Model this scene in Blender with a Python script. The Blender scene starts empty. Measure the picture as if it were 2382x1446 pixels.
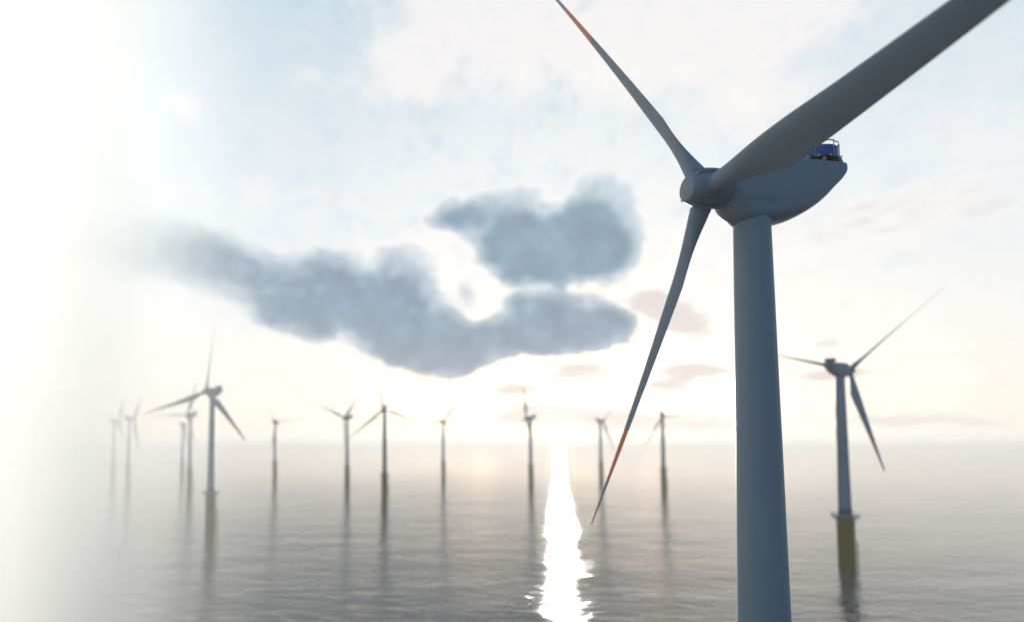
import bpy, math, random
from math import sin, cos, pi, radians, degrees, atan2, asin, sqrt
from mathutils import Vector, Matrix

random.seed(7)
S = bpy.context.scene
C = S.collection

# ------------------------------------------------------------------ camera
CAM_Z = 58.5
# the photograph is an off-centre crop: its optical centre lies left of and below the middle
F_PX, W_PX, H_PX, HORIZON = 1297.1, 2382.0, 1446.0, 1028.0
CX, CY = 981.6, 961.4
PITCH = math.atan((HORIZON - CY) / F_PX)
cam_d = bpy.data.cameras.new('camera')
cam = bpy.data.objects.new('camera', cam_d)
C.objects.link(cam)
cam.location = (0, 0, CAM_Z)
cam.rotation_euler = (pi / 2 + PITCH, 0, 0)
cam_d.sensor_width = 36
cam_d.lens = 36 * F_PX / W_PX
cam_d.shift_x = (W_PX / 2 - CX) / W_PX
cam_d.shift_y = -(H_PX / 2 - CY) / W_PX
cam_d.clip_start = 1
cam_d.clip_end = 100000
cam_d.dof.use_dof = True
cam_d.dof.focus_distance = 74
cam_d.dof.aperture_fstop = 0.0262
S.camera = cam

# ------------------------------------------------------------------ light
SUN_EL, SUN_AZ = radians(2.6), radians(13.8)      # azimuth to the right of +Y
EXPOSURE = 1.53
SKY_STRENGTH = 0.15
sun_d = bpy.data.lights.new('sun', 'SUN')
sun_d.energy = 2.1
sun_d.angle = radians(0.6)
sun_d.color = (1.0, 0.92, 0.79)
sun = bpy.data.objects.new('sun', sun_d)
C.objects.link(sun)
sv = Vector((sin(SUN_AZ) * cos(SUN_EL), cos(SUN_AZ) * cos(SUN_EL), sin(SUN_EL)))
sun.rotation_euler = sv.to_track_quat('Z', 'Y').to_euler()

S.view_settings.view_transform = 'Standard'
S.view_settings.look = 'None'
S.view_settings.exposure = EXPOSURE
S.view_settings.gamma = 1
S.render.engine = 'CYCLES'
S.cycles.use_denoising = True
S.cycles.max_bounces = 12
S.cycles.volume_bounces = 12
S.cycles.sample_clamp_indirect = 8
S.cycles.sample_clamp_direct = 0
S.cycles.blur_glossy = 0.5


def px_dir(x, y):
    a = (x - CX) / F_PX
    b = (CY - y) / F_PX
    c, s = cos(PITCH), sin(PITCH)
    return Vector((a, c - b * s, s + b * c))


def azel(x, y):
    d = px_dir(x, y).normalized()
    return degrees(atan2(d.x, d.y)), degrees(asin(d.z))


class NT:
    """small helper for building node trees"""
    def __init__(s, tree):
        s.t = tree

    def n(s, typ, **kw):
        nd = s.t.nodes.new(typ)
        for k, v in kw.items():
            setattr(nd, k, v)
        return nd

    def put(s, sock, v):
        if hasattr(v, 'is_output'):
            s.t.links.new(v, sock)
        else:
            sock.default_value = v

    def m(s, op, *a, clamp=False):
        nd = s.n('ShaderNodeMath', operation=op, use_clamp=clamp)
        for i, v in enumerate(a):
            s.put(nd.inputs[i], v)
        return nd.outputs[0]

    def vm(s, op, *a):
        nd = s.n('ShaderNodeVectorMath', operation=op)
        for i, v in enumerate(a):
            s.put(nd.inputs[3] if (op == 'SCALE' and i == 1) else nd.inputs[i], v)
        return nd.outputs['Value'] if op in ('LENGTH', 'DOT_PRODUCT', 'DISTANCE') else nd.outputs[0]

    def noise(s, vec, scale, detail=4, rough=.5, dist=0.0, color=False):
        nd = s.n('ShaderNodeTexNoise')
        s.put(nd.inputs['Vector'], vec)
        s.put(nd.inputs['Scale'], scale)
        nd.inputs['Detail'].default_value = detail
        nd.inputs['Roughness'].default_value = rough
        nd.inputs['Distortion'].default_value = dist
        return nd.outputs['Color' if color else 'Fac']

    def smooth(s, v, a, b, lo=0.0, hi=1.0):
        nd = s.n('ShaderNodeMapRange', interpolation_type='SMOOTHSTEP')
        s.put(nd.inputs[0], v)
        for i, x in enumerate((a, b, lo, hi)):
            s.put(nd.inputs[i + 1], x)
        return nd.outputs[0]

    def mix(s, f, a, b, blend='MIX'):
        nd = s.n('ShaderNodeMix', data_type='RGBA', blend_type=blend)
        s.put(nd.inputs[0], f)
        s.put(nd.inputs[6], a if hasattr(a, 'is_output') else (*a, 1) if len(a) == 3 else a)
        s.put(nd.inputs[7], b if hasattr(b, 'is_output') else (*b, 1) if len(b) == 3 else b)
        return nd.outputs[2]


# ------------------------------------------------------------------ sky
wd = bpy.data.worlds.new('World')
S.world = wd
wd.use_nodes = True
wd.node_tree.nodes.clear()
w = NT(wd.node_tree)
gen = w.n('ShaderNodeTexCoord').outputs['Generated']
sep = w.n('ShaderNodeSeparateXYZ')
w.put(sep.inputs[0], w.vm('NORMALIZE', gen))
dz = w.m('MAXIMUM', sep.outputs[2], 0.004)
comb = w.n('ShaderNodeCombineXYZ')
w.put(comb.inputs[0], sep.outputs[0]); w.put(comb.inputs[1], sep.outputs[1]); w.put(comb.inputs[2], dz)
DIR = comb.outputs[0]
sky = w.n('ShaderNodeTexSky', sky_type='NISHITA', sun_disc=False)
sky.sun_elevation = SUN_EL
sky.sun_rotation = SUN_AZ
sky.altitude = 60
sky.air_density = 1.0
sky.dust_density = 1.2
sky.ozone_density = 2.0
w.put(sky.inputs[0], DIR)
AZ = w.m('MULTIPLY', w.m('ARCTAN2', sep.outputs[0], sep.outputs[1]), 180 / pi)
EL = w.m('MULTIPLY', w.m('ARCSINE', dz), 180 / pi)
pc = w.n('ShaderNodeCombineXYZ')
w.put(pc.inputs[0], AZ); w.put(pc.inputs[1], EL)
P = pc.outputs[0]
# stretch the noise sideways near the horizon as real cloud layers do
nv = w.n('ShaderNodeCombineXYZ')
w.put(nv.inputs[0], w.m('MULTIPLY', AZ, 0.75)); w.put(nv.inputs[1], EL); w.put(nv.inputs[2], 3.7)
NP = nv.outputs[0]
warp = w.vm('SCALE', w.vm('SUBTRACT', w.noise(NP, 0.22, 4, .55, color=True), (.5, .5, .5)), 2.6)
PW = w.vm('ADD', P, warp)


def blobs(lst, pos):
    acc = None
    for (x, y, rx, ry, rot, wt) in lst:
        a, e = azel(x, y)
        mp = w.n('ShaderNodeMapping', vector_type='TEXTURE')
        w.put(mp.inputs[0], pos)
        mp.inputs[1].default_value = (a, e, 0)
        mp.inputs[2].default_value = (0, 0, radians(rot))
        k = degrees(1 / F_PX)
        mp.inputs[3].default_value = (rx * k, ry * k, 1)
        g = w.n('ShaderNodeTexGradient', gradient_type='SPHERICAL')
        w.put(g.inputs[0], mp.outputs[0])
        v = w.m('MULTIPLY', g.outputs[1], wt)
        acc = v if acc is None else w.m('ADD', acc, v)
    return acc


DARK = [(1060, 500, 85, 38, 5, .8), (1175, 520, 135, 80, 0, 1), (1290, 575, 190, 105, 0, 1), (1385, 545, 115, 95, 0, .9), (1415, 600, 75, 80, 0, .8),
        (1395, 465, 80, 60, 0, .55), (1190, 590, 120, 60, 0, .6), (1310, 625, 150, 50, 0, .8),
        (1300, 745, 155, 90, 0, 1), (1230, 700, 80, 35, 0, .45), (1430, 740, 60, 50, 0, .5), (1210, 780, 120, 65, 0, .9), (1410, 765, 95, 60, 0, .9), (1150, 800, 80, 60, 0, .6), (1330, 800, 120, 40, 0, .6),
        (230, 590, 170, 60, -5, .45), (400, 580, 190, 75, -8, .6), (520, 615, 130, 90, -15, .8), (610, 670, 130, 85, -25, .8), (720, 690, 130, 115, 0, .9),
        (780, 640, 110, 70, 0, .6), (840, 715, 150, 100, 0, .9), (930, 655, 100, 90, 0, .8), (960, 740, 130, 100, -10, .9), (1010, 800, 140, 95, -10, 1),
        (1080, 815, 110, 75, 0, .8), (900, 790, 120, 60, -20, .7), (690, 750, 130, 50, -15, .6), (1090, 690, 40, 45, 30, .3),
        (260, 380, 120, 70, -30, .22)]
WISP = [(1570, 735, 110, 45, -30, .9), (1500, 700, 70, 35, 0, .6), (1340, 862, 110, 30, 0, .8), (1612, 862, 90, 24, -5, 1), (1205, 905, 80, 22, 0, .9),
        (1560, 895, 70, 22, 0, .7), (1250, 962, 130, 30, 0, 1), (1390, 970, 190, 32, -3, 1), (1570, 985, 190, 24, 0, .8),
        (2100, 975, 170, 14, -3, .7), (1930, 870, 100, 15, 0, .7), (1930, 800, 60, 12, 0, .4), (1200, 975, 80, 14, 0, .6), (2050, 500, 260, 60, 0, .25)]
HIGH = [(930, 170, 150, 95, 0, 1), (1100, 95, 260, 120, 0, 1), (1350, 80, 320, 150, 0, 1), (1600, 90, 320, 140, 0, 1), (1800, 30, 320, 90, 0, 1),
        (1750, 240, 150, 75, 0, .9), (1000, -10, 500, 70, 0, .7), (740, 190, 90, 35, 0, .6), (430, 235, 80, 35, -20, .6), (240, 150, 90, 60, -20, .5),
        (2150, 470, 170, 60, -10, .6), (2330, 330, 150, 120, 0, .5), (1050, 580, 300, 120, 0, .7), (1950, 560, 300, 90, 0, .5), (600, 460, 260, 70, 0, .4)]
det = w.noise(NP, 0.34, 7, .60)
det2 = w.noise(NP, 0.9, 5, .6)
nz = w.m('ADD', w.m('MULTIPLY', w.m('SUBTRACT', det, .5), .62), w.m('MULTIPLY', w.m('SUBTRACT', det2, .5), .34))
dens = w.m('ADD', w.m('MULTIPLY', blobs(DARK, PW), 1.75), nz)
dark_m = w.smooth(dens, .0, .62)
thick = w.smooth(w.m('ADD', dens, w.m('MULTIPLY', w.m('SUBTRACT', w.noise(NP, .22, 4, .6), .5), 1.8)), .3, 1.6)
warp2 = w.vm('SCALE', w.vm('SUBTRACT', w.noise(NP, 0.45, 4, .6, color=True), (.5, .5, .5)), 1.2)
wisp_m = w.smooth(w.m('ADD', w.m('MULTIPLY', blobs(WISP, w.vm('ADD', P, warp2)), 1.5), w.m('MULTIPLY', w.m('SUBTRACT', w.noise(w.vm('MULTIPLY', P, (.35, 1.3, 1)), .9, 5, .6), .5), 1.7)), .12, .75)
high_m = w.smooth(w.m('ADD', blobs(HIGH, PW), w.m('MULTIPLY', nz, 2.0)), .0, .85)

k_sky = w.vm('MULTIPLY', w.vm('SCALE', sky.outputs[0], SKY_STRENGTH), (.72, .93, 1.12))
# thin high cloud veil whitens the sky around and above the sun
sdir = w.vm('DOT_PRODUCT', w.vm('NORMALIZE', DIR), tuple(sv))
near = w.smooth(sdir, 0.0, .8)
ramp = w.n('ShaderNodeValToRGB')
w.put(ramp.inputs[0], w.m('DIVIDE', EL, 50))
cr = ramp.color_ramp
stops = [(0.0, (.302, .276, .246)), (.07, (.322, .300, .272)), (.20, (.308, .310, .306)), (.42, (.262, .292, .308)), (.75, (.205, .256, .285)), (1.0, (.13, .19, .235))]
cr.elements[0].position = 0; cr.elements[1].position = 1
for k, (p_, c_) in enumerate(stops):
    e_ = cr.elements[0] if k == 0 else (cr.elements[-1] if k == len(stops) - 1 else cr.elements.new(p_))
    e_.color = (*c_, 1)
veil = w.m('MULTIPLY', near, .92)
base = w.mix(veil, k_sky, ramp.outputs[0])
c1 = w.mix(w.m('MULTIPLY', w.m('MULTIPLY', high_m, near), .85), base, (.318, .310, .314))
dcol = w.mix(thick, (.205, .238, .262), (.098, .136, .170))
warmth = w.smooth(EL, 16, 6, 0, .35)
dcol = w.mix(warmth, dcol, (.150, .150, .170))
wide = w.m('MULTIPLY', w.m('POWER', w.m('MAXIMUM', sdir, 0.0), 36.0), w.smooth(EL, 20, 2.0))
wide2 = w.m('MULTIPLY', w.m('POWER', w.m('MAXIMUM', sdir, 0.0), 7.0), w.smooth(EL, 15, 2.0))
c1 = w.vm('ADD', c1, w.vm('SCALE', (1.0, .60, .26), w.m('MULTIPLY', wide, 1.1)))
c1 = w.vm('ADD', c1, w.vm('SCALE', (1.0, .66, .40), w.m('MULTIPLY', wide2, .10)))
rim = w.m('MULTIPLY', w.m('MULTIPLY', w.smooth(dens, -.25, .05), w.smooth(dens, .35, .08)), w.m('POWER', w.m('MAXIMUM', sdir, 0.0), 6.0))
c1 = w.mix(w.m('MULTIPLY', rim, .8), c1, (.40, .37, .345))
dcol = w.vm('SCALE', dcol, w.smooth(w.noise(w.vm('ADD', PW, (3.1, -2.2, 0)), .32, 5, .62), .3, .72, .87, 1.1))
c2 = w.mix(dark_m, c1, dcol)
c3 = c2
# glow of the low sun behind the cloud
glow = w.m('POWER', w.m('MAXIMUM', sdir, 0.0), 900.0)
c4 = w.vm('ADD', c3, w.vm('SCALE', (1.0, .86, .62), w.m('MULTIPLY', glow, .35)))
c4 = w.mix(w.m('MULTIPLY', wisp_m, .85), c4, (.262, .240, .240))
bg = w.n('ShaderNodeBackground')
w.put(bg.inputs[0], c4)
bg.inputs[1].default_value = 1.0
out = w.n('ShaderNodeOutputWorld')
w.t.links.new(bg.outputs[0], out.inputs[0])

# ------------------------------------------------------------------ materials


def mat(name, col, rough=.5, metal=0.0, var=.06, scale=.4, bump=0.0, dirt=None):
    m = bpy.data.materials.new(name)
    m.use_nodes = True
    t = NT(m.node_tree)
    b = m.node_tree.nodes['Principled BSDF']
    co = t.n('ShaderNodeTexCoord').outputs['Object']
    f = t.noise(co, scale, 6, .6)
    lo = tuple(c * (1 - var) for c in col); hi = tuple(min(1, c * (1 + var)) for c in col)
    c = t.mix(f, lo, hi)
    if dirt:
        st = t.n('ShaderNodeMapping'); t.put(st.inputs[0], co); st.inputs[3].default_value = (1, 1, .06)
        s = t.smooth(t.noise(st.outputs[0], 1.1, 5, .6), .5, .8, 0, dirt[1])
        c = t.mix(s, c, dirt[0])
    t.put(b.inputs['Base Color'], c)
    t.put(b.inputs['Roughness'], t.m('ADD', t.m('MULTIPLY', t.m('SUBTRACT', t.noise(co, scale * 3, 4), .5), .12), rough))
    b.inputs['Metallic'].default_value = metal
    b.inputs['Specular IOR Level'].default_value = .35
    if bump:
        bn = t.n('ShaderNodeBump'); bn.inputs['Strength'].default_value = bump; bn.inputs['Distance'].default_value = .02
        t.put(bn.inputs['Height'], t.noise(co, 6, 3)); t.put(b.inputs['Normal'], bn.outputs[0])
    return m


M_PAINT = mat('turbine_paint', (.218, .262, .310), .48, var=.03, scale=.12, dirt=((.17, .20, .23), .25))
M_RED = mat('red_band_paint', (.72, .20, .10), .45, var=.05)
M_YELLOW = mat('yellow_paint', (.24, .165, .012), .5, var=.08, dirt=((.25, .17, .04), .5))
M_STEEL = mat('galvanised_steel', (.33, .37, .40), .5, .2, var=.08, scale=2)
M_DARK = mat('dark_steel', (.07, .075, .085), .55, var=.1, scale=2)
M_BROWN = mat('grating_underside', (.10, .06, .04), .7, var=.2, scale=2)
M_BLUE = mat('blue_screen', (.055, .10, .38), .5, var=.06, scale=1)

# ------------------------------------------------------------------ mesh helpers


class MB:
    def __init__(s):
        s.v, s.f, s.mi = [], [], []

    def rings(s, rings, cap0=True, cap1=True, mi=None, closed=True):
        b = len(s.v); n = len(rings[0])
        for r in rings:
            s.v += [tuple(p) for p in r]
        for i in range(len(rings) - 1):
            for j in range(n if closed else n - 1):
                k = (j + 1) % n
                s.f.append((b + i * n + j, b + i * n + k, b + (i + 1) * n + k, b + (i + 1) * n + j))
                s.mi.append(mi[i] if mi else 0)
        if cap0:
            s.f.append(tuple(b + j for j in reversed(range(n)))); s.mi.append(mi[0] if mi else 0)
        if cap1:
            s.f.append(tuple(b + (len(rings) - 1) * n + j for j in range(n))); s.mi.append(mi[-1] if mi else 0)

    def lathe(s, prof, n=48, axis='Z', cap0=True, cap1=True, o=(0, 0, 0)):
        rs = []
        for (h, r) in prof:
            ring = []
            for j in range(n):
                t = 2 * pi * j / n
                a, b = r * cos(t), r * sin(t)
                ring.append((o[0] + h, o[1] + a, o[2] + b) if axis == 'X' else (o[0] + a, o[1] + b, o[2] + h))
            rs.append(ring)
        s.rings(rs, cap0, cap1)

    def tube(s, pts, r, n=8, r2=None):
        pts = [Vector(p) for p in pts]
        rs = []
        for i, p in enumerate(pts):
            d = (pts[min(i + 1, len(pts) - 1)] - pts[max(i - 1, 0)]).normalized()
            u = d.cross(Vector((0, 0, 1)) if abs(d.z) < .9 else Vector((1, 0, 0))).normalized(); v = d.cross(u)
            rr = r if r2 is None else r + (r2 - r) * i / (len(pts) - 1)
            rs.append([p + u * rr * cos(2 * pi * j / n) + v * rr * sin(2 * pi * j / n) for j in range(n)])
        s.rings(rs)

    def build(s, name, mats, parent=None, smooth=35):
        me = bpy.data.meshes.new(name)
        me.from_pydata(s.v, [], s.f)
        me.update()
        import bmesh
        bm = bmesh.new(); bm.from_mesh(me)
        bmesh.ops.recalc_face_normals(bm, faces=bm.faces)
        if smooth:
            for f in bm.faces: f.smooth = True
            for e in bm.edges:
                if len(e.link_faces) == 2 and e.calc_face_angle(0) > radians(smooth): e.smooth = False
        bm.to_mesh(me); bm.free()
        if not isinstance(mats, (list, tuple)): mats = [mats]
        for m in mats: me.materials.append(m)
        if len(mats) > 1: me.polygons.foreach_set('material_index', s.mi)
        o = bpy.data.objects.new(name, me)
        C.objects.link(o)
        if parent: o.parent = parent
        return o


def catmull(pts, x):
    i = 0
    while i < len(pts) - 2 and x > pts[i + 1][0]: i += 1
    p0, p1, p2, p3 = pts[max(i - 1, 0)], pts[i], pts[i + 1], pts[min(i + 2, len(pts) - 1)]
    h = p2[0] - p1[0]; t = max(0, min(1, (x - p1[0]) / h))
    res = []
    for k in range(1, len(p1)):
        m1 = (p2[k] - p0[k]) / max(1e-6, p2[0] - p0[0]) * h
        m2 = (p3[k] - p1[k]) / max(1e-6, p3[0] - p1[0]) * h
        res.append((2 * t**3 - 3 * t**2 + 1) * p1[k] + (t**3 - 2 * t**2 + t) * m1 + (-2 * t**3 + 3 * t**2) * p2[k] + (t**3 - t**2) * m2)
    return res


# ------------------------------------------------------------------ blade
R_BLADE = 58.18
S_RED = (.645, .824, .936)


def blade_mesh(beta, rk, cl, ct, cone=radians(5.97), pb=.028, sw=-.007, root=1.95, root_r=1.26, seg=28, collar=True):
    """blade frame: X aft along the rotor axis, Z the span, Y = -e (e is the in-plane direction)"""
    n_ = Vector((-1, 0, 0)); e_ = Vector((0, -1, 0)); d_ = Vector((0, 0, 1))
    b = radians(beta)
    c = e_ * cos(b) + n_ * sin(b)
    nd = -e_ * sin(b) + n_ * cos(b)
    d = d_ * cos(cone) + n_ * sin(cone)
    R = R_BLADE
    ss = [root / R, .050, .0505, .058, .0585] if collar else [root / R, .058]
    k = 16
    ss += [.061 + (rk - .061) * i / k for i in range(1, k + 1)]
    ss += [rk + (S_RED[0] - rk) * i / 10 for i in range(1, 11)]
    for a, z in ((S_RED[0], S_RED[1]), (S_RED[1], S_RED[2]), (S_RED[2], .992)):
        ss += [a + .0001] + [a + (z - a) * i / 4 for i in range(1, 5)]
    ss += [.9965, 1.0]
    rs, mi = [], []
    for s in ss:
        o = d * (R * s) + (n_ * pb + e_ * sw) * (R * s * s)
        if s <= .060:
            r = root_r * (1.05 if (s <= .050 and collar) else 1.0)
            le = te = r; th = 2 * r; af = 0
        elif s <= rk:
            t = (s - .060) / (rk - .060)
            le = root_r + (cl - root_r) * (t * t * (3 - 2 * t))
            te = root_r * .92 + (ct - root_r * .92) * t ** 1.5 + root_r * .08 * (1 - t) ** 2
            th_k = .25 * (cl + ct)
            th = 2 * root_r + (th_k - 2 * root_r) * (1 - (1 - t) ** 1.7)
            af = t * t * (3 - 2 * t)
        else:
            t = (s - rk) / (1 - rk)
            tb = (S_RED[0] - rk) / (1 - rk)
            q = 1 - .5 * t / tb if t < tb else .5 - .34 * (t - tb) / (1 - tb)
            if s > .985: q *= max(.05, sqrt(max(0, 1 - ((s - .985) / .0155) ** 2)))
            kb = min(1, t / .22)
            le = cl * (1 - (1 - q) * kb * kb * (3 - 2 * kb)) * (1 - .15 * t * t); te = ct * q
            th = (.25 - .13 * min(1, t * 1.6)) * (le + te); af = 1
        ring = []
        for j in range(seg):
            a = 2 * pi * j / seg
            # circle -> aerofoil
            cx, cy = cos(a), sin(a)
            x = (1 - cx) / 2                       # 0 at leading edge (a=0), 1 at trailing edge
            y_af = 5 * (.2969 * sqrt(x) - .126 * x - .3516 * x * x + .2843 * x ** 3 - .1036 * x ** 4)
            y_af = y_af * (1 if cy >= 0 else -1)
            u = le - (le + te) * x
            yy = (1 - af) * cy * .5 + af * y_af * (1.0 if cy > 0 else .72)
            ring.append(o + c * u + nd * (yy * th))
        rs.append(ring)
    for i in range(len(ss) - 1):
        mid = (ss[i] + ss[i + 1]) / 2
        mi.append(1 if (S_RED[0] < mid < S_RED[1]) or (S_RED[2] < mid < .992) else 0)
    m = MB(); m.rings(rs, mi=mi)
    return m


# ------------------------------------------------------------------ nacelle
NAC = [(2.2, 2.1, -2.3, 1.9), (2.6, 2.8, -3.3, 2.4), (3.3, 3.3, -4.05, 2.7), (4.4, 3.6, -4.45, 2.85), (6.6, 3.8, -4.6, 2.95), (9, 3.9, -4.35, 3.0),
       (12.2, 3.95, -3.5, 3.0), (14.5, 4.0, -2.3, 2.95), (16.3, 4.0, -.95, 2.85), (17.6, 4.02, .4, 2.8), (18.6, 4.0, 1.4, 2.75), (19.08, 3.95, 2.05, 2.68), (19.27, 3.8, 2.4, 2.6), (19.35, 3.45, 2.65, 2.5)]
HALF = [(0, 1), (.4, 1), (.75, 1), (.90, .992), (.965, .965), (.99, .92), (1, .82), (1, .66), (1, .5), (1, .40), (.985, .345), (.95, .30), (.915, .265), (.90, .23), (.895, .19),
        (.88, .15), (.84, .105), (.75, .06), (.62, .028), (.42, .008), (.2, .0)]
PROF = HALF + [(0, -.002)] + [(-x, z) for x, z in reversed(HALF[1:])]


def nacelle_mesh(n=34):
    m = MB(); rs = []
    for i in range(n + 1):
        t = i / n
        a = 2.2 + 17.15 * (.5 - .5 * cos(pi * t))
        zt, zb, hw = catmull(NAC, a)
        k = max(0, min(1, (a - 2.2) / 2.6))
        kk = k * k * (3 - 2 * k)
        kr = max(0, min(1, (a - 11) / 8)); ks = kk * (1 - kr)
        ring = []
        for idx, (x, z) in enumerate(PROF):
            # front section is round, the middle has the chine, the tail goes plain
            ang = atan2(x, z - .5)
            rx, rz = sin(ang), .5 + .5 * cos(ang)
            px, pz = x, z
            lo = z < .34 and z > .05
            pe = (1 - min(1, abs(z - .5) / .5) ** 3.2) ** .3125
            plain = pe if x > 0 else -pe
            if z < .5: px = x * ks + plain * (1 - ks)
            X = rx + (px - rx) * kk; Z = rz + (pz - rz) * kk
            ring.append((a, -X * hw, zb + (zt - zb) * Z))
        rs.append(ring)
    m.rings(rs)
    return m


def spinner_mesh():
    m = MB()
    m.lathe([(h * .765, r * .765) for h, r in ((-4.0, 1.9), (-3.95, 2.08), (-3.8, 2.24), (-3.4, 2.5), (-2.7, 2.83), (-1.8, 3.06), (-.8, 3.2), (.6, 3.24), (1.48, 3.24), (1.5, 3.20), (1.56, 3.20), (1.58, 3.24), (2.5, 3.16), (2.9, 3.0), (3.05, 2.7))], 72, 'X')
    return m


# background variants and main share builders
def set_tag(o, label, cat, group=None):
    o['label'] = label; o['category'] = cat
    if group: o['group'] = group


def tower_mesh(z0, z1, r0, r1, n=72):
    m = MB()
    prof = []
    k = 24
    for i in range(k + 1):
        t = i / k
        prof.append((z0 + (z1 - z0) * t, r0 + (r1 - r0) * t))
    m.lathe(prof, n)
    return m


def rail_ring(m, r, z, t=.05, n=40, a0=0, a1=2 * pi):
    full = abs(a1 - a0 - 2 * pi) < 1e-6
    pts = [(r * cos(a0 + (a1 - a0) * i / n), r * sin(a0 + (a1 - a0) * i / n), z) for i in range(n + 1)]
    m.tube(pts, t, 6)


HUB_ABOVE = 34.2
HUB_Z = CAM_Z + HUB_ABOVE
OVERHANG = 6.6
PLAT_Z = 24.5


def make_turbine(main):
    root = bpy.data.objects.new('wind_turbine', None)
    C.objects.link(root)
    r0, r1 = (3.22, 2.25) if main else (2.7, 1.95)
    z1 = HUB_Z - 3.6
    tower_mesh(PLAT_Z, z1, r0, r1, 96 if main else 40).build('tower', M_PAINT, root)
    m = MB(); yr = 3.7 if main else 3.4
    m.lathe([(-12, yr), (PLAT_Z - 1.6, yr), (PLAT_Z - .45, yr + .25), (PLAT_Z - .42, yr + .1)], 48)
    tp = m.build('transition_piece', M_YELLOW, root)
    m = MB()
    for s in (-1, 1):
        m.tube([(yr + 1.2, s * .9, -3), (yr + 1.2, s * .9, 12), (yr, s * .9, 13)], .22)
        for z in (2, 7, 11): m.tube([(yr - .2, s * .9, z), (yr + 1.2, s * .9, z)], .14)
    for i in range(34): m.tube([(yr + 1.15, -.35, -2 + i * .85), (yr + 1.15, .35, -2 + i * .85)], .04, 5)
    for s in (-.35, .35): m.tube([(yr + 1.15, s, -3), (yr + 1.15, s, PLAT_Z - .4)], .06, 6)
    m.build('boat_landing', M_YELLOW, tp)
    m = MB(); pr = 5.7
    m.lathe([(PLAT_Z - .4, yr - .3), (PLAT_Z - .4, pr), (PLAT_Z, pr), (PLAT_Z, r0 - .2)], 48, cap0=False, cap1=False)
    for i in range(8):
        a = 2 * pi * i / 8
        m.tube([(yr * cos(a), yr * sin(a), PLAT_Z - 2.2), (pr * .92 * cos(a), pr * .92 * sin(a), PLAT_Z - .45)], .14)
    pl = m.build('platform', M_STEEL, root)
    m = MB()
    for z in (.55, 1.15): rail_ring(m, pr - .12, PLAT_Z + z, .05)
    for i in range(24):
        a = 2 * pi * i / 24
        m.tube([((pr - .12) * cos(a), (pr - .12) * sin(a), PLAT_Z - .02), ((pr - .12) * cos(a), (pr - .12) * sin(a), PLAT_Z + 1.2)], .05, 6)
    m.build('railing', M_STEEL, pl)
    m = MB(); m.lathe([(PLAT_Z + .004, r0 + .12), (PLAT_Z + 3.2, r0 + .1), (PLAT_Z + 3.5, r0 - .1)], 48, cap0=False, cap1=False)
    m.build('tower_collar', M_DARK, root)
    # nacelle
    nac = nacelle_mesh().build('nacelle', M_PAINT, root, 50)
    hoist(nac, main)
    sp = spinner_mesh().build('spinner', M_PAINT, root)
    if main:
        for ph in (132.8, 172.8, 252.8, 292.8, 12.8, 52.8):
            m = MB(); a = radians(ph - 92.8)      # spinner is turned with the rotor
            pts = [(-3.2, 2.80, 2.86), (-2.4, 2.98, 3.17), (-1.2, 3.1, 3.32), (0, 3.15, 3.38), (1.2, 3.2, 3.42), (2.2, 3.15, 3.34), (2.55, 3.1, 3.16)]
            rs = []
            for (x, ra, rb) in pts:
                x, ra, rb = x * .765, ra * .765, rb * .765 + .2
                r4 = []
                for (rr_, w_) in ((ra - .1, -.09), (rb, -.05), (rb, .05), (ra - .1, .09)):
                    y = -sin(a) * rr_ - cos(a) * w_; z = cos(a) * rr_ - sin(a) * w_
                    r4.append((x, y, z))
                rs.append(r4)
            m.rings(rs); m.build('rib', M_PAINT, sp, 0)
        for i in range(3):
            m = MB(); a = radians(120 * i)
            d = Vector((-.12, -sin(a), cos(a))).normalized(); u = Vector((1, 0, 0)); u = (u - d * u.dot(d)).normalized(); v = d.cross(u)
            rs = [[d * h + u * r * cos(2 * pi * j / 48) + v * r * sin(2 * pi * j / 48) for j in range(48)] for h, r in ((1.38, 1.5), (2.15, 1.44), (2.34, 1.38), (2.38, 1.28))]
            m.rings(rs); m.build('blade_socket', M_PAINT, sp)
    return root, nac, sp


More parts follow.
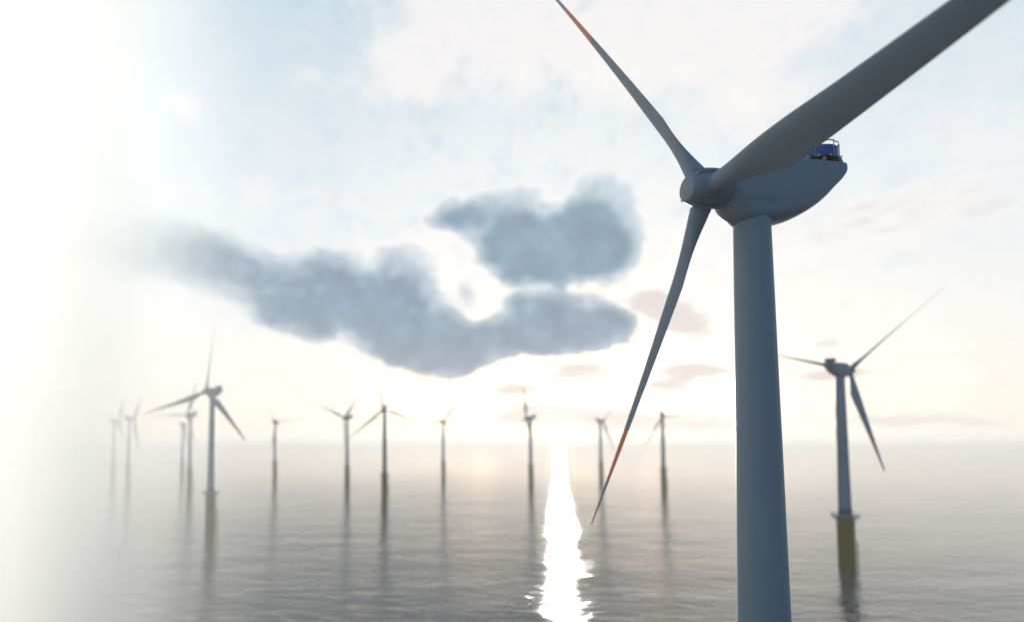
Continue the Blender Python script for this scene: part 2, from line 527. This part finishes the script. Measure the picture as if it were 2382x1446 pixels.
def hoist(nac, main):
    """round hoisting deck with blue wind screens on the tail of the nacelle"""
    cx, zt, r, zn = 16.5, 4.65, 2.85, 4.0
    m = MB(); m.lathe([(zt - .12, .1), (zt - .12, r + .08), (zt + .02, r + .08), (zt + .02, .1)], 48, o=(cx, 0, 0))
    m.build('hoist_deck', M_BROWN, nac)
    m = MB()
    n = 30
    rings = [[(cx + q * cos(a), q * sin(a), z) for q, z in ((r, zt + .12), (r + .04, zt + .12), (r + .04, zt + 1.5), (r, zt + 1.5))] for a in (2 * pi * j / n for j in range(n + 1))]
    m.rings(rings, cap0=False, cap1=False)
    m.build('wind_screen', M_BLUE, nac, 0)
    m = MB()
    N = 12
    for z, q in ((zt + 2.05, .07), (zt + .1, .045)):
        m.tube([(cx + (r + .1) * cos(2 * pi * i / N), (r + .1) * sin(2 * pi * i / N), z) for i in range(N + 1)], q, 6)
    m.build('handrail', M_DARK, nac)
    if main:
        for i in range(8):
            a = 2 * pi * i / 8 + .12
            x, y = cx + (r + .14) * cos(a), (r + .14) * sin(a)
            m = MB(); m.tube([(x, y, zt - .15), (x, y, zt + 2.2)], .055, 8)
            m.build('railing_post', M_STEEL, nac)
        for s in (-1, 1):
            for x in (13.15, 15.7, 18.25):
                m = MB(); y = s * 2.62; zb = zn - .06
                m.tube([(x, y, zb), (x, y, zb + .12)], .24, 12)
                m.tube([(x, y, zb + .12), (x, y, zb + .35), (x, y, zb + .72)], .2, 12, .07)
                m.tube([(x, y, zb + .7), (x, y, zt + .08)], .07, 8)
                m.tube([(x, y, zb + .45), (cx + (x - cx) * .5, s * 1.4, zt - .12)], .045, 6)
                m.build('support_foot', M_STEEL, nac)
            m = MB(); m.tube([(12.9, s * 2.62, zt + .06), (18.5, s * 2.62, zt + .06)], .06, 8)
            m.build('side_rail', M_STEEL, nac)


def pose(root, nac, sp, blades, base, psi, theta, tilt=0.0, sp_tilt=0.0, pitch=0.0):
    """psi: heading of the nose, theta: rotor angle; base on the sea under the tower"""
    al = pi / 2 - radians(psi)
    root.location = base
    aft = Vector((sin(radians(psi)), cos(radians(psi)), 0))
    hub = Vector((0, 0, HUB_Z)) - aft * OVERHANG
    nac.location = hub; nac.rotation_euler = (0, 0, al)
    sp.location = hub; sp.rotation_euler = (radians(theta), sp_tilt, al)
    for k, b in enumerate(blades):
        b.location = hub; b.rotation_euler = (Matrix.Rotation(al, 3, 'Z') @ Matrix.Rotation(tilt, 3, 'Y') @ Matrix.Rotation(radians(theta + 120 * k), 3, 'X') @ Matrix.Rotation(radians(pitch), 3, 'Z')).to_euler()


# ------------------------------------------------------------------ sea
SEA_R = 15000
mb = MB()
mb.v = [(-SEA_R, -SEA_R, 0), (SEA_R, -SEA_R, 0), (SEA_R, SEA_R, 0), (-SEA_R, SEA_R, 0)]; mb.f = [(0, 1, 2, 3)]; mb.mi = [0]
m_sea = bpy.data.materials.new('sea_water')
m_sea.use_nodes = True
t = NT(m_sea.node_tree)
b = m_sea.node_tree.nodes['Principled BSDF']
b.inputs['Base Color'].default_value = (.120, .108, .094, 1)
b.inputs['IOR'].default_value = 1.36
b.inputs['Roughness'].default_value = .12
co = t.n('ShaderNodeTexCoord').outputs['Object']
st = t.n('ShaderNodeMapping'); t.put(st.inputs[0], co); st.inputs[2].default_value = (0, 0, radians(12)); st.inputs[3].default_value = (.46, 1, 1)
cv = st.outputs[0]
h1 = t.noise(cv, .05, 2, .5)
h2 = t.noise(cv, .24, 3, .6, .6)
h3 = t.noise(cv, 1.2, 3, .6, .5)
gust = t.smooth(t.noise(cv, .018, 4, .6), .35, .65, .8, 1.2)
hh = t.m('MULTIPLY', gust, t.m('ADD', t.m('ADD', t.m('MULTIPLY', h1, .85), t.m('MULTIPLY', h2, .50)), t.m('MULTIPLY', h3, .085)))
t.put(b.inputs['Roughness'], t.smooth(gust, .8, 1.2, .03, .06))
bn = t.n('ShaderNodeBump'); bn.inputs['Strength'].default_value = 1.0; bn.inputs['Distance'].default_value = .92
fetch = t.vm('LENGTH', co)
hh = t.m('MULTIPLY', hh, t.smooth(fetch, 150, 1300, 1.2, .34))
t.put(bn.inputs['Height'], hh); t.put(b.inputs['Normal'], bn.outputs[0])
sea = mb.build('sea', m_sea, None, 0)
sea['kind'] = 'structure'
sea['label'] = 'calm rippled grey sea with a bright sun path'

# ------------------------------------------------------------------ main turbine
root, nac, sp = make_turbine(True)
set_tag(root, 'large near wind turbine with blue screened deck on its nacelle and red striped blades', 'wind turbine', 'offshore wind turbines')
B0, CL, CT = 157.6, 1.252, 2.742
bl = [blade_mesh(B0 + db, .222, CL * k * 1.05, CT * k * 1.05, seg=48).build('blade', [M_PAINT, M_RED], root, 60)
      for db, k in ((-12.8, 1.193), (200.3, .64), (47.1, .76))]
PSI, TH, TILT = 81.35, 92.85, radians(-5.81)
aft = Vector((sin(radians(PSI)), cos(radians(PSI)), 0))
hub = Vector((38.68, 74.0, 0))
pose(root, nac, sp, bl, hub + aft * OVERHANG, PSI, TH, TILT, radians(-1.5))

# ------------------------------------------------------------------ the others
proto = make_turbine(False)
proto[1].scale = (.78, .78, .78); proto[2].scale = (.85, .85, .85)
pb_ = [blade_mesh(65, .24, 1.45, 3.6, seg=16, collar=False).build('blade', [M_PAINT, M_RED], proto[0], 60) for _ in range(1)]
for _ in range(2):
    pb_[0].scale = (.86, .86, .84)
    q = pb_[0].copy(); C.objects.link(q); q.parent = proto[0]; pb_.append(q)


def place(psi, theta, px, dist, label, first=False, pitch=0):
    if first:
        r, n, s, bs = proto[0], proto[1], proto[2], pb_
    else:
        r = proto[0].copy(); C.objects.link(r)
        n = s = None; bs = []
        for ch in proto[0].children:
            c = ch.copy(); C.objects.link(c); c.parent = r
            for g in ch.children:
                d = g.copy(); C.objects.link(d); d.parent = c
            if ch == proto[1]: n = c
            elif ch == proto[2]: s = c
            elif ch.name.startswith('blade'): bs.append(c)
    d = px_dir(px, HORIZON); d = d / d.y * dist
    pose(r, n, s, bs, (d.x, d.y, 0), psi, theta, pitch=pitch)
    set_tag(r, label, 'wind turbine', 'offshore wind turbines')
    return r


OTHERS = [
    (250, 72, 1959, 262, 'dark turbine with yellow base standing right of the big near tower'),
    (18, 10, 493, 382, 'pale turbine in the left white fade, the tallest of the far turbines left of the sun', 25),
    (10, 110, 895, 586, 'turbine facing the viewer, darkest and sharpest of those left of the sun path'),
    (210, 30, 1542, 712, 'small dark turbine between the hanging red striped blade and the big tower'),
    (110, 93, 443, 704, 'faint turbine close on the left of the tall pale faded turbine'),
    (122, 71, 808, 778, 'faint turbine next on the left of the one facing the viewer'),
    (120, 110, 1234, 792, 'faint turbine just left of the bright sun path'),
    (240, 69, 300, 807, 'ghostly turbine in the white fade, right one of the close pair at far left'),
    (250, 20, 265, 905, 'ghostly turbine in the white fade, left one of the close pair at far left'),
    (335, 30, 1031, 944, 'very faint turbine midway between the sun path and the turbine facing the viewer'),
    (195, 42, 640, 964, 'very faint lone turbine right of the tall pale faded turbine'),
    (240, 80, 1397, 905, 'very faint turbine on the right of the sun path beside the red blade tip'),
    (200, 60, 425, 1109, 'barely visible farthest turbine peeping out left of the faint one'),
    (270, 55, 83, 683, 'barely visible turbine deepest in the white fade, leftmost of all'),
]
for i, (psi, th, px, di, lab, *pt) in enumerate(OTHERS):
    place(psi, th, px, di, lab, i == 0, pt[0] if pt else 0)

# ------------------------------------------------------------------ haze and added fog for the left fade


def volume_mat(name, dens, col, g):
    m = bpy.data.materials.new(name); m.use_nodes = True
    m.node_tree.nodes.clear()
    t = NT(m.node_tree)
    v = t.n('ShaderNodeVolumePrincipled')
    v.inputs['Color'].default_value = (*col, 1); v.inputs['Density'].default_value = dens; v.inputs['Anisotropy'].default_value = g
    o = t.n('ShaderNodeOutputMaterial'); t.t.links.new(v.outputs[0], o.inputs['Volume'])
    return m


HR = SEA_R + 200
mb = MB()
mb.rings([[(-HR, -HR, z), (HR, -HR, z), (HR, HR, z), (-HR, HR, z)] for z in (-13, 154)])
hz = mb.build('haze', volume_mat('haze', .00018, (1, .98, .955), .24), None, 0)
hz['kind'] = 'stuff'; hz['label'] = 'pale haze over the whole sea'


def prism(pts, z0, z1):
    m = MB(); m.rings([[(x, y, z) for x, y in pts] for z in (z0, z1)]); return m


def ray(px, r):
    d = px_dir(px, HORIZON); a = atan2(d.x, d.y)
    return (r * sin(a), r * cos(a))


# added fog wedge: its shape fades the left side to white, thinning rightwards
FD = .040
far = [ray(x, 185) for x in range(900, -701, -25)]
near = [ray(x, 185 - max(.1, min(165, 112 * ((900 - x) / 900) ** 4.1))) for x in range(-700, 900, 25)]
fade_pts = far + near
fb = prism(fade_pts, -12, 235).build('fade_fog', volume_mat('fog', FD, (1, 1, 1), .4), None, 0)
fb['kind'] = 'stuff'; fb['label'] = 'added white fog wedge that fades out the left side of the view'
